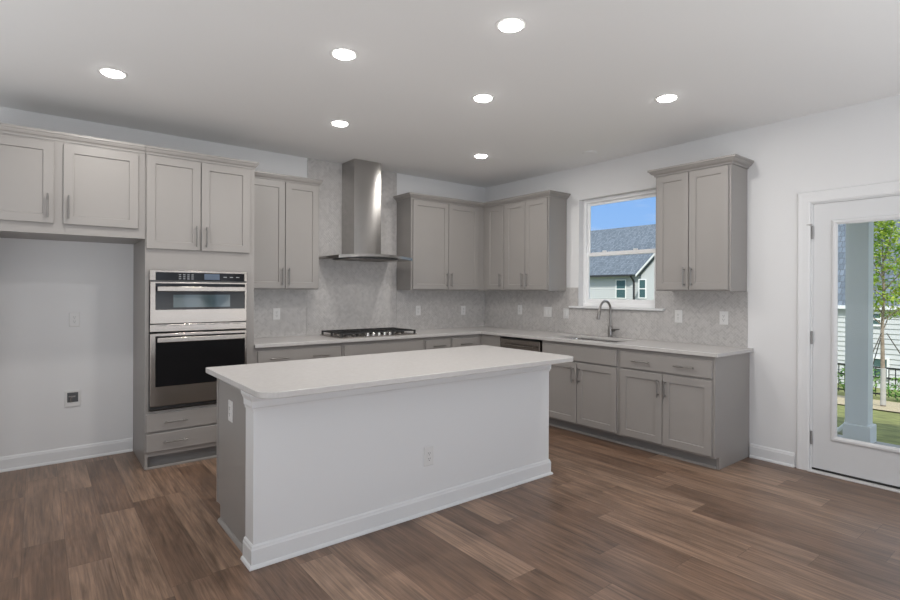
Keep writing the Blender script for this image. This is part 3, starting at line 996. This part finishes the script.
# ================================================================== island
IX0, IX1, IYF, IYB = -3.832, -1.652, -2.548, -1.820
t = thing('kitchen_island', 'white panelled kitchen island with greige cabinet end in the middle of the floor', 'island', ((IX0 + IX1) / 2, -2.2, 0))
ox, oy = (IX0 + IX1) / 2, -2.2
b = MB(); b.box(IX0 + 0.018 - ox, IX1 - 0.002 - ox, -2.424 - oy, IYB - oy, 0.095, 0.8745); b.box(IX0 + 0.018 - ox, IX1 - 0.002 - ox, -2.424 - oy, IYB - 0.07 - oy, 0.0, 0.095)
b.build('cabinet_body', M['cabinet'], t)
b = MB(); b.box(IX0 + 0.014 - ox, IX0 + 0.018 - ox, IYB - 0.022 - oy, IYB - oy, 0.095, 0.8745); b.build('face_frame_edge', M['cabinet'], t)
b = MB(); b.box(IX0 - ox, IX1 - ox, IYF - oy, -2.425 - oy, 0.0, 0.8745); b.build('knee_wall', M['trim'], t)
IB = [(0.0, 0.0), (0.024, 0.0), (0.024, 0.006), (0.020, 0.014), (0.013, 0.018), (0.013, 0.090), (0.010, 0.096), (0.008, 0.106), (0.002, 0.112), (0.0, 0.112)]
pth = [(IX0 - ox, -2.425 - oy), (IX0 - ox, IYF - oy), (IX1 - ox, IYF - oy), (IX1 - ox, -2.425 - oy)]
pth = [(x, y) for x, y in pth]
b = MB(); b.sweep(pth, IB); b.build('baseboard', M['trim'], t)
IC = [(0.0, 0.772), (0.006, 0.772), (0.008, 0.784), (0.014, 0.792), (0.016, 0.822), (0.024, 0.836), (0.032, 0.850), (0.034, 0.874), (0.0, 0.874)]
b = MB(); b.sweep(pth, [(o * 0.78, zz) for o, zz in IC]); b.build('crown_trim', M['trim'], t)
b = MB(); b.sweep([(IX0 + 0.018 - ox, IYB - 0.07 - oy), (IX0 + 0.018 - ox, -2.425 - oy)], [(0, 0), (0.016, 0), (0.015, 0.008), (0.010, 0.016), (0.004, 0.020), (0, 0.020)]); b.build('shoe_molding', M['cabinet'], t)

TX0, TX1, TYF, TYB = -3.879, -1.640, -2.815, -1.800
r = 0.095
poly = []
for cx, cy, a0, rr in ((TX1 - 0.012, TYB - 0.012, 0, 0.012), (TX0 + 0.012, TYB - 0.012, 90, 0.012), (TX0 + r, TYF + r, 180, r), (TX1 - r, TYF + r, 270, r)):
    for k in range(9):
        a = math.radians(a0 + 90 * k / 8)
        poly.append((cx + rr * math.cos(a), cy + rr * math.sin(a)))
b = MB(); b.prism(poly, 0.8755, TOP)
tag(b.build('island_countertop', M['quartz'], bevel=0.003), 'white quartz slab with rounded corner overhanging the island', 'countertop')

# ================================================================== outlets and switches
def outlet(label, loc, rz, gangs=1, style='duplex', horizontal=False):
    nm = 'light_switch' if style == 'rocker' else 'power_outlet'
    t = thing(nm, label, 'switch' if style == 'rocker' else 'outlet', loc, rz)
    w_ = 0.036 + 0.023 * (gangs - 1)
    MB().panel(-w_, w_, -0.058, 0.058, [(0.0, 0.0), (0.0, -0.003), (0.004, -0.0055)]).build('cover_plate', M['plate'], t)
    for g_ in range(gangs):
        cx = (g_ - (gangs - 1) / 2) * 0.046
        if style == 'rocker':
            MB().panel(cx - 0.0165, cx + 0.0165, -0.033, 0.033, [(0.0, -0.0055), (0.0, -0.008), (0.002, -0.010)]).build('rocker', M['plate'], t)
        else:
            ins = MB().panel(cx - 0.0165, cx + 0.0165, -0.033, 0.033, [(0.0, -0.0055), (0.0, -0.007), (0.001, -0.0075)]).build('receptacle', M['plate'], t)
            mb = MB()
            for zz in (-0.017, 0.017):
                for xx in (-0.006, 0.006): mb.box(cx + xx - 0.0012, cx + xx + 0.0012, -0.0082, -0.0075, zz - 0.001, zz + 0.008)
                mb.lathe([(0.0028, -0.0075), (0.0028, -0.0082)], (cx, 0, zz - 0.008), 10, 'y')
            mb.build('slots', M['slot'], ins)
    return t
TB_ = -0.0095
outlet('white outlet on the painted wall inside the refrigerator recess', (-4.436, -0.001, 1.130), 0)
outlet('white outlet on the tile beside the tall oven cabinet', (-2.800, TB_, 1.135), 0)
outlet('white outlet on the hood-wall tile just past the cooktop', (-1.088, TB_, 1.136), 0)
outlet('white outlet on the hood-wall tile close to the inner corner', (-0.385, TB_, 1.125), 0)
outlet('white outlet on the sink-wall tile close to the inner corner', (TB_, -0.651, 1.145), -PI / 2)
outlet('wide two-gang white switch plate between corner and window', (TB_, -1.095, 1.133), -PI / 2, 2, 'rocker')
outlet('single white switch plate at the window sill end above the dishwasher', (TB_, -1.364, 1.125), -PI / 2, 1, 'rocker')
outlet('white outlet on the tile just past the window sill, over the end cabinet', (TB_, -2.677, 1.144), -PI / 2)
outlet('white outlet at the tile edge nearest the glazed door', (TB_, -3.085, 1.147), -PI / 2)
outlet('white outlet low on the white island panel', (-2.765, IYF - 0.0005, 0.348), 0)
outlet('white outlet high on the greige cabinet end of the island', (IX0 + 0.0175, -2.10, 0.69), -PI / 2)

# --- ice maker water box
t = thing('water_supply_box', 'white recessed water supply box low on the refrigerator recess wall', 'water box', (-4.446, 0.0, 0.497))
b = MB()
b.cells([-0.052, -0.036, 0.036, 0.052], [-0.064, -0.030, 0.048, 0.064], lambda x, zz: not (abs(x) < 0.036 and -0.030 < zz < 0.048), -0.010, -0.001, 'y')
b.build('cover_frame', M['plate'], t, bevel=0.003)
b = MB(); b.box(-0.036, 0.036, -0.0035, -0.0008, -0.030, 0.048); b.build('recess_back', M['steel_dark'], t)
b = MB(); b.tube([(-0.012, -0.010, -0.028), (-0.012, -0.010, 0.014)], 0.008, 10); b.tube([(-0.026, -0.010, 0.016), (0.018, -0.010, 0.016)], 0.006, 10); b.build('valve', M['nickel'], t, True)

# ================================================================== recessed ceiling lights
CANS = [((-4.299, -1.251), 'recessed ceiling light over the floor before the refrigerator recess'),
        ((-2.728, -1.245), 'recessed ceiling light between cooktop wall and island, near the hood'),
        ((-1.146, -1.200), 'recessed ceiling light near the inner corner wall cabinets'),
        ((-3.280, -2.409), 'recessed ceiling light above the oven end of the island'),
        ((-2.193, -2.400), 'recessed ceiling light above the window end of the island'),
        ((-2.761, -3.248), 'largest-looking recessed ceiling light, before the long side of the island'),
        ((-1.182, -3.213), 'recessed ceiling light between glazed door and island, facing the last wall cabinet')]
for (x, y), lab in CANS:
    t = thing('ceiling_light', lab, 'ceiling light', (x, y, H), 0, 'recessed ceiling lights')
    b = MB(); b.lathe([(0.082, -0.0005), (0.081, -0.003), (0.066, -0.005), (0.0615, -0.003), (0.0615, -0.0005)], n=32, caps=False); b.build('trim_ring', M['plate'], t, True)
    b = MB(); b.lathe([(0.061, -0.002), (0.060, -0.009), (0.050, -0.014), (0.02, -0.016)], n=32); b.build('lens', M['lamp'], t, True)
    ld = bpy.data.lights.new('can_lamp', 'AREA')
    ld.shape = 'DISK'
    ld.size = 0.115
    ld.energy = LAMP_POWER
    ld.color = (1.0, 0.965, 0.925)
    lo_ = bpy.data.objects.new('can_lamp', ld)
    COL.objects.link(lo_)
    lo_.parent = t
    lo_.location = (0, 0, -0.020)
t = thing('smoke_alarm', 'small flush white disc on the ceiling near the window', 'smoke alarm', (-0.40, -1.97, H))
b = MB(); b.lathe([(0.072, -0.0005), (0.070, -0.006), (0.050, -0.010), (0.01, -0.011)], n=28); b.build('housing', M['ceiling'], t, True)

# ================================================================== outside
def gz(x):
    return -0.20 - 0.108 * (min(max(x, 2.3), 18.0) - 2.3)
b = MB()
xs = [0.2, 2.3, 5, 8, 11, 14, 18, 30, 70]
bm = b.bm
vv = [[bm.verts.new((x, y, gz(x))) for y in (-40, 60)] for x in xs]
for i in range(len(xs) - 1): bm.faces.new((vv[i][0], vv[i + 1][0], vv[i + 1][1], vv[i][1]))
o = struct(b.build('ground', M['grass']))
b = MB(); b.box(0.142, 1.95, -6.6, -3.0, -0.30, -0.12); struct(b.build('porch_slab', M['concrete']))
b = MB(); b.box(0.142, 2.20, -5.7, -2.95, 2.60, 2.75); struct(b.build('porch_roof', M['trim']))  # roof out of view, its length set to shade the post

t = thing('porch_post', 'square painted porch post seen through the glazed door', 'post', (1.805, -3.597, -0.12))
b = MB(); b.box(-0.086, 0.086, -0.086, 0.086, 0.0, 2.72); b.build('shaft', M['post'], t, bevel=0.004)
b = MB(); b.box(-0.112, 0.112, -0.112, 0.112, 0.0, 0.18, 0.008); b.build('post_base', M['post'], t)
t = thing('downspout', 'pale downspout with kicked-out foot behind the porch post', 'downspout', (2.22, -3.405, -0.2))
b = MB(); b.box(-0.035, 0.035, -0.03, 0.03, 0.16, 2.8); b.build('pipe', M['post'], t)
b = MB(); b.tube([(0, 0, 0.20), (0, 0.01, 0.14), (0.03, 0.08, 0.06), (0.05, 0.16, 0.03)], 0.04, 8); b.build('elbow', M['post'], t)

# mulch bed
TR = (8.0, -2.45)
b = MB()
bm = b.bm
rng = random.Random(3)
ring = []
for k in range(28):
    a = 2 * PI * k / 28
    rr = 1.0 + 0.08 * math.sin(3 * a) + 0.05 * rng.random()
    x, y = TR[0] + 0.5 + 1.5 * rr * math.cos(a), TR[1] - 0.3 + 2.6 * rr * math.sin(a)
    ring.append(bm.verts.new((x, y, gz(x) + 0.02)))
bm.faces.new(ring)
tag(b.build('mulch_bed', M['mulch']), 'tan pine straw bed around the young tree outside', 'mulch', kind='stuff')

def leaves(mb, c, R, n, size, rng):
    bm = mb.bm
    for _ in range(n):
        while True:
            p = Vector((rng.uniform(-1, 1), rng.uniform(-1, 1), rng.uniform(-1, 1)))
            if 0.25 < p.length < 1: break
        p = Vector((c[0] + p.x * R[0], c[1] + p.y * R[1], c[2] + p.z * R[2]))
        q = Euler((rng.uniform(-0.9, 0.9), rng.uniform(-0.9, 0.9), rng.uniform(0, 6.28))).to_matrix()
        s = size * rng.uniform(0.6, 1.3)
        vs = [bm.verts.new(p + q @ Vector(k)) for k in ((-s, 0, 0), (0, -s * 0.42, s * 0.12), (s, 0, 0), (0, s * 0.42, s * 0.12))]
        bm.faces.new(vs)
rng = random.Random(11)
gx, gy, g0 = TR[0], TR[1], gz(TR[0])
t = thing('young_tree', 'slender staked young tree with bright green leaves beyond the porch', 'tree', (gx, gy, g0))
b = MB()
b.tube([(0, 0, -0.05), (0.02, 0.01, 0.7), (0.0, 0.02, 1.5), (0.03, 0.0, 2.2), (0.0, 0.03, 3.2)], [0.042, 0.036, 0.028, 0.02, 0.008], 10)
for k in range(14):
    z_ = 1.45 + 0.11 * k
    a = 2.4 * k
    L_ = 0.62 - 0.022 * k
    b.tube([(0.01, 0.01, z_), (0.5 * L_ * math.cos(a), 0.5 * L_ * math.sin(a), z_ + 0.25), (L_ * math.cos(a), L_ * math.sin(a), z_ + 0.55)], [0.013, 0.009, 0.004], 6)
b.build('trunk', M['bark'], t, True)
b = MB()
for k in range(26):
    z_ = 1.80 + 1.75 * (k / 25)
    a = 2.4 * k
    R_ = 0.50 * math.sin(PI * (0.30 + 0.66 * k / 25)) 
    leaves(b, (R_ * 0.72 * math.cos(a), R_ * 0.72 * math.sin(a), z_), (0.23, 0.23, 0.14), 95, 0.046, rng)
b.build('foliage', M['leaf'], t)
for a in (0.6, 2.7, 4.6):
    b = MB(); b.tube([(0.9 * math.cos(a), 0.9 * math.sin(a), -0.1), (0.05 * math.cos(a), 0.05 * math.sin(a), 1.42)], 0.009, 6); b.build('support_stake', M['stake'], t)
b = MB(); b.lathe([(0.046, 0.05), (0.042, 0.75)], n=12); b.build('trunk_wrap', M['concrete'], t, True)

# fence
FX = 11.4
fz = gz(FX)
t = thing('metal_fence', 'black metal picket fence crossing the lawn behind the tree', 'fence', (FX, -1.0, fz))
for zz in (0.10, 0.50, 0.74):
    b = MB(); b.box(-0.018, 0.018, -4.0, 4.0, zz - 0.018, zz + 0.018); b.build('rail', M['fence'], t)
for k in range(5):
    b = MB(); b.box(-0.03, 0.03, -4.0 + 2 * k - 0.03, -4.0 + 2 * k + 0.03, -0.1, 0.80); b.build('fence_post', M['fence'], t)
for k in range(64):
    y = -3.95 + 0.125 * k
    b = MB(); b.box(-0.009, 0.009, y - 0.009, y + 0.009, 0.04, 0.74); b.build('picket', M['fence'], t)
shrubs = [((10.5, -1.45), 0.45, 0.42, 'leafy shrub before the black fence, beside the tree trunk'),
          ((10.75, -2.35), 0.50, 0.30, 'low spreading shrub before the fence, away from the porch post'),
          ((12.3, 0.85), 0.50, 0.50, 'rounded shrub beyond the fence, seen between post and door edge')]
for (x, y), rr, hh, lab in shrubs:
    t = thing('garden_shrub', lab, 'shrub', (x, y, gz(x)), group=None)
    b = MB(); leaves(b, (0, 0, hh), (rr, rr, hh), 420, 0.05, rng); b.build('foliage', M['leaf_dark'], t)
    b = MB()
    for k in range(5): b.tube([(0, 0, -0.03), (0.25 * math.cos(k * 1.3), 0.25 * math.sin(k * 1.3), hh * 1.2)], 0.012, 5)
    b.build('stems', M['bark'], t)

def far_window(parent, x, y0_, y1_, z0_, z1_):
    b = frame_x(x - 0.05, x, y0_, y1_, z0_, z1_, 0.07)
    b.box(x - 0.045, x, y0_ + 0.05, y1_ - 0.05, (z0_ + z1_) / 2 - 0.035, (z0_ + z1_) / 2 + 0.035)
    f = b.build('window', M['vinyl'], parent)
    MB().box(x - 0.02, x - 0.005, y0_ + 0.06, y1_ - 0.06, z0_ + 0.06, z1_ - 0.06).build('pane', M['far_glass'], f)

def roof_slab(mb, pts, th=0.12):
    a = [Vector(p) for p in pts]
    n_ = (a[1] - a[0]).cross(a[2] - a[0]).normalized()
    if n_.z < 0: n_ = -n_
    mb.rings([[p - n_ * th for p in a], [p for p in a]])

def lap(mb, x, ya, yb, za, zb, h=0.17, out=0.03):
    pts = [(x + 0.02, za)]
    z_ = za
    while z_ < zb - 1e-6:
        z2 = min(z_ + h, zb)
        pts += [(x - out, z_), (x - 0.002, z2)]
        z_ = z2
    pts.append((x + 0.02, zb))
    mb.rings([[(px, ya, pz) for px, pz in pts], [(px, yb, pz) for px, pz in pts]])

# house across the yard, seen through the kitchen window
t = thing('neighbour_house', 'white sided house with grey roof, gable and dark downspout outside the kitchen window', 'house', (30, 20, 0))
t.location = (0, 0, 0)
EZ = 2.70
GYN = 15.7
b = MB(); b.box(30.0, 40.0, 7.0, 34.0, -2.2, EZ - 0.02); lap(b, 30.0, GYN, 34.0, -2.2, EZ - 0.05); b.build('house_wall', M['siding'], t)
b = MB(); roof_slab(b, [(29.55, 34.4, EZ - 0.05), (29.55, 6.6, EZ - 0.05), (35.2, 6.6, 6.95), (35.2, 34.4, 6.95)])
roof_slab(b, [(40.6, 34.4, EZ - 0.05), (40.6, 6.6, EZ - 0.05), (35.2, 6.6, 6.95), (35.2, 34.4, 6.95)])
b.build('roof', M['shingle'], t)
# gable wing
GY, GH = 11.40, 4.25
GP = EZ - 0.1 + GH + 0.1
b = MB()
b.rings([[(29.0, GY + GH, -2.2), (29.0, GY - GH, -2.2), (29.0, GY - GH, EZ - 0.1), (29.0, GY, GP), (29.0, GY + GH, EZ - 0.1)],
         [(33.0, GY + GH, -2.2), (33.0, GY - GH, -2.2), (33.0, GY - GH, EZ - 0.1), (33.0, GY, GP), (33.0, GY + GH, EZ - 0.1)]])
b.build('gable_wall', M['siding'], t)
b = MB()
for s in (-1, 1):
    roof_slab(b, [(28.75, GY, GP + 0.22), (34.5, GY, GP + 0.22), (34.5, GY + s * (GH + 0.25), EZ - 0.12), (28.75, GY + s * (GH + 0.25), EZ - 0.12)])
b.build('gable_roof', M['shingle'], t)
b = MB()
for s in (-1, 1):
    b.rings([[(28.70, GY, GP + 0.20), (28.70, GY + s * (GH + 0.25), EZ - 0.10), (28.70, GY + s * (GH + 0.25), EZ - 0.26), (28.70, GY, GP + 0.04)],
             [(28.76, GY, GP + 0.20), (28.76, GY + s * (GH + 0.25), EZ - 0.10), (28.76, GY + s * (GH + 0.25), EZ - 0.26), (28.76, GY, GP + 0.04)]])
b.build('rake_board', M['vinyl'], t)
b = MB(); b.box(29.42, 29.56, 16.75, 34.4, EZ - 0.19, EZ - 0.05); b.build('gutter', M['gutter'], t)
b = MB(); b.tube([(29.5, 16.85, EZ - 0.1), (29.8, 16.80, EZ - 0.45), (29.92, 16.80, EZ - 0.6), (29.92, 16.80, -2.2)], 0.07, 8); b.build('downspout', M['gutter'], t)
far_window(t, 29.96, 17.45, 18.35, 0.85, 2.30)
far_window(t, 29.96, 21.6, 22.5, 0.85, 2.30)
far_window(t, 29.0, 15.22, 15.82, 0.90, 2.28)

# house down the slope, seen through the glazed door
t = thing('neighbour_house', 'white sided house with slate-blue roof behind the young tree', 'house')
b = MB(); b.box(18.0, 27.0, -11.0, 7.0, -2.4, 0.95); lap(b, 18.0, -11.0, 7.0, -2.4, 0.92); b.build('house_wall', M['siding'], t)
b = MB(); roof_slab(b, [(17.85, 7.4, 0.92), (17.85, -11.4, 0.92), (22.5, -11.4, 6.2), (22.5, 7.4, 6.2)])
roof_slab(b, [(27.4, 7.4, 0.92), (27.4, -11.4, 0.92), (22.5, -11.4, 6.2), (22.5, 7.4, 6.2)])
b.build('roof', M['shingle'], t)
b = MB(); b.box(17.78, 17.88, -11.4, 7.4, 0.80, 0.92); b.build('gutter', M['vinyl'], t)
far_window(t, 17.96, -0.48, 0.02, -1.55, -0.82)
far_window(t, 17.96, -0.30, 0.05, 0.22, 0.72)
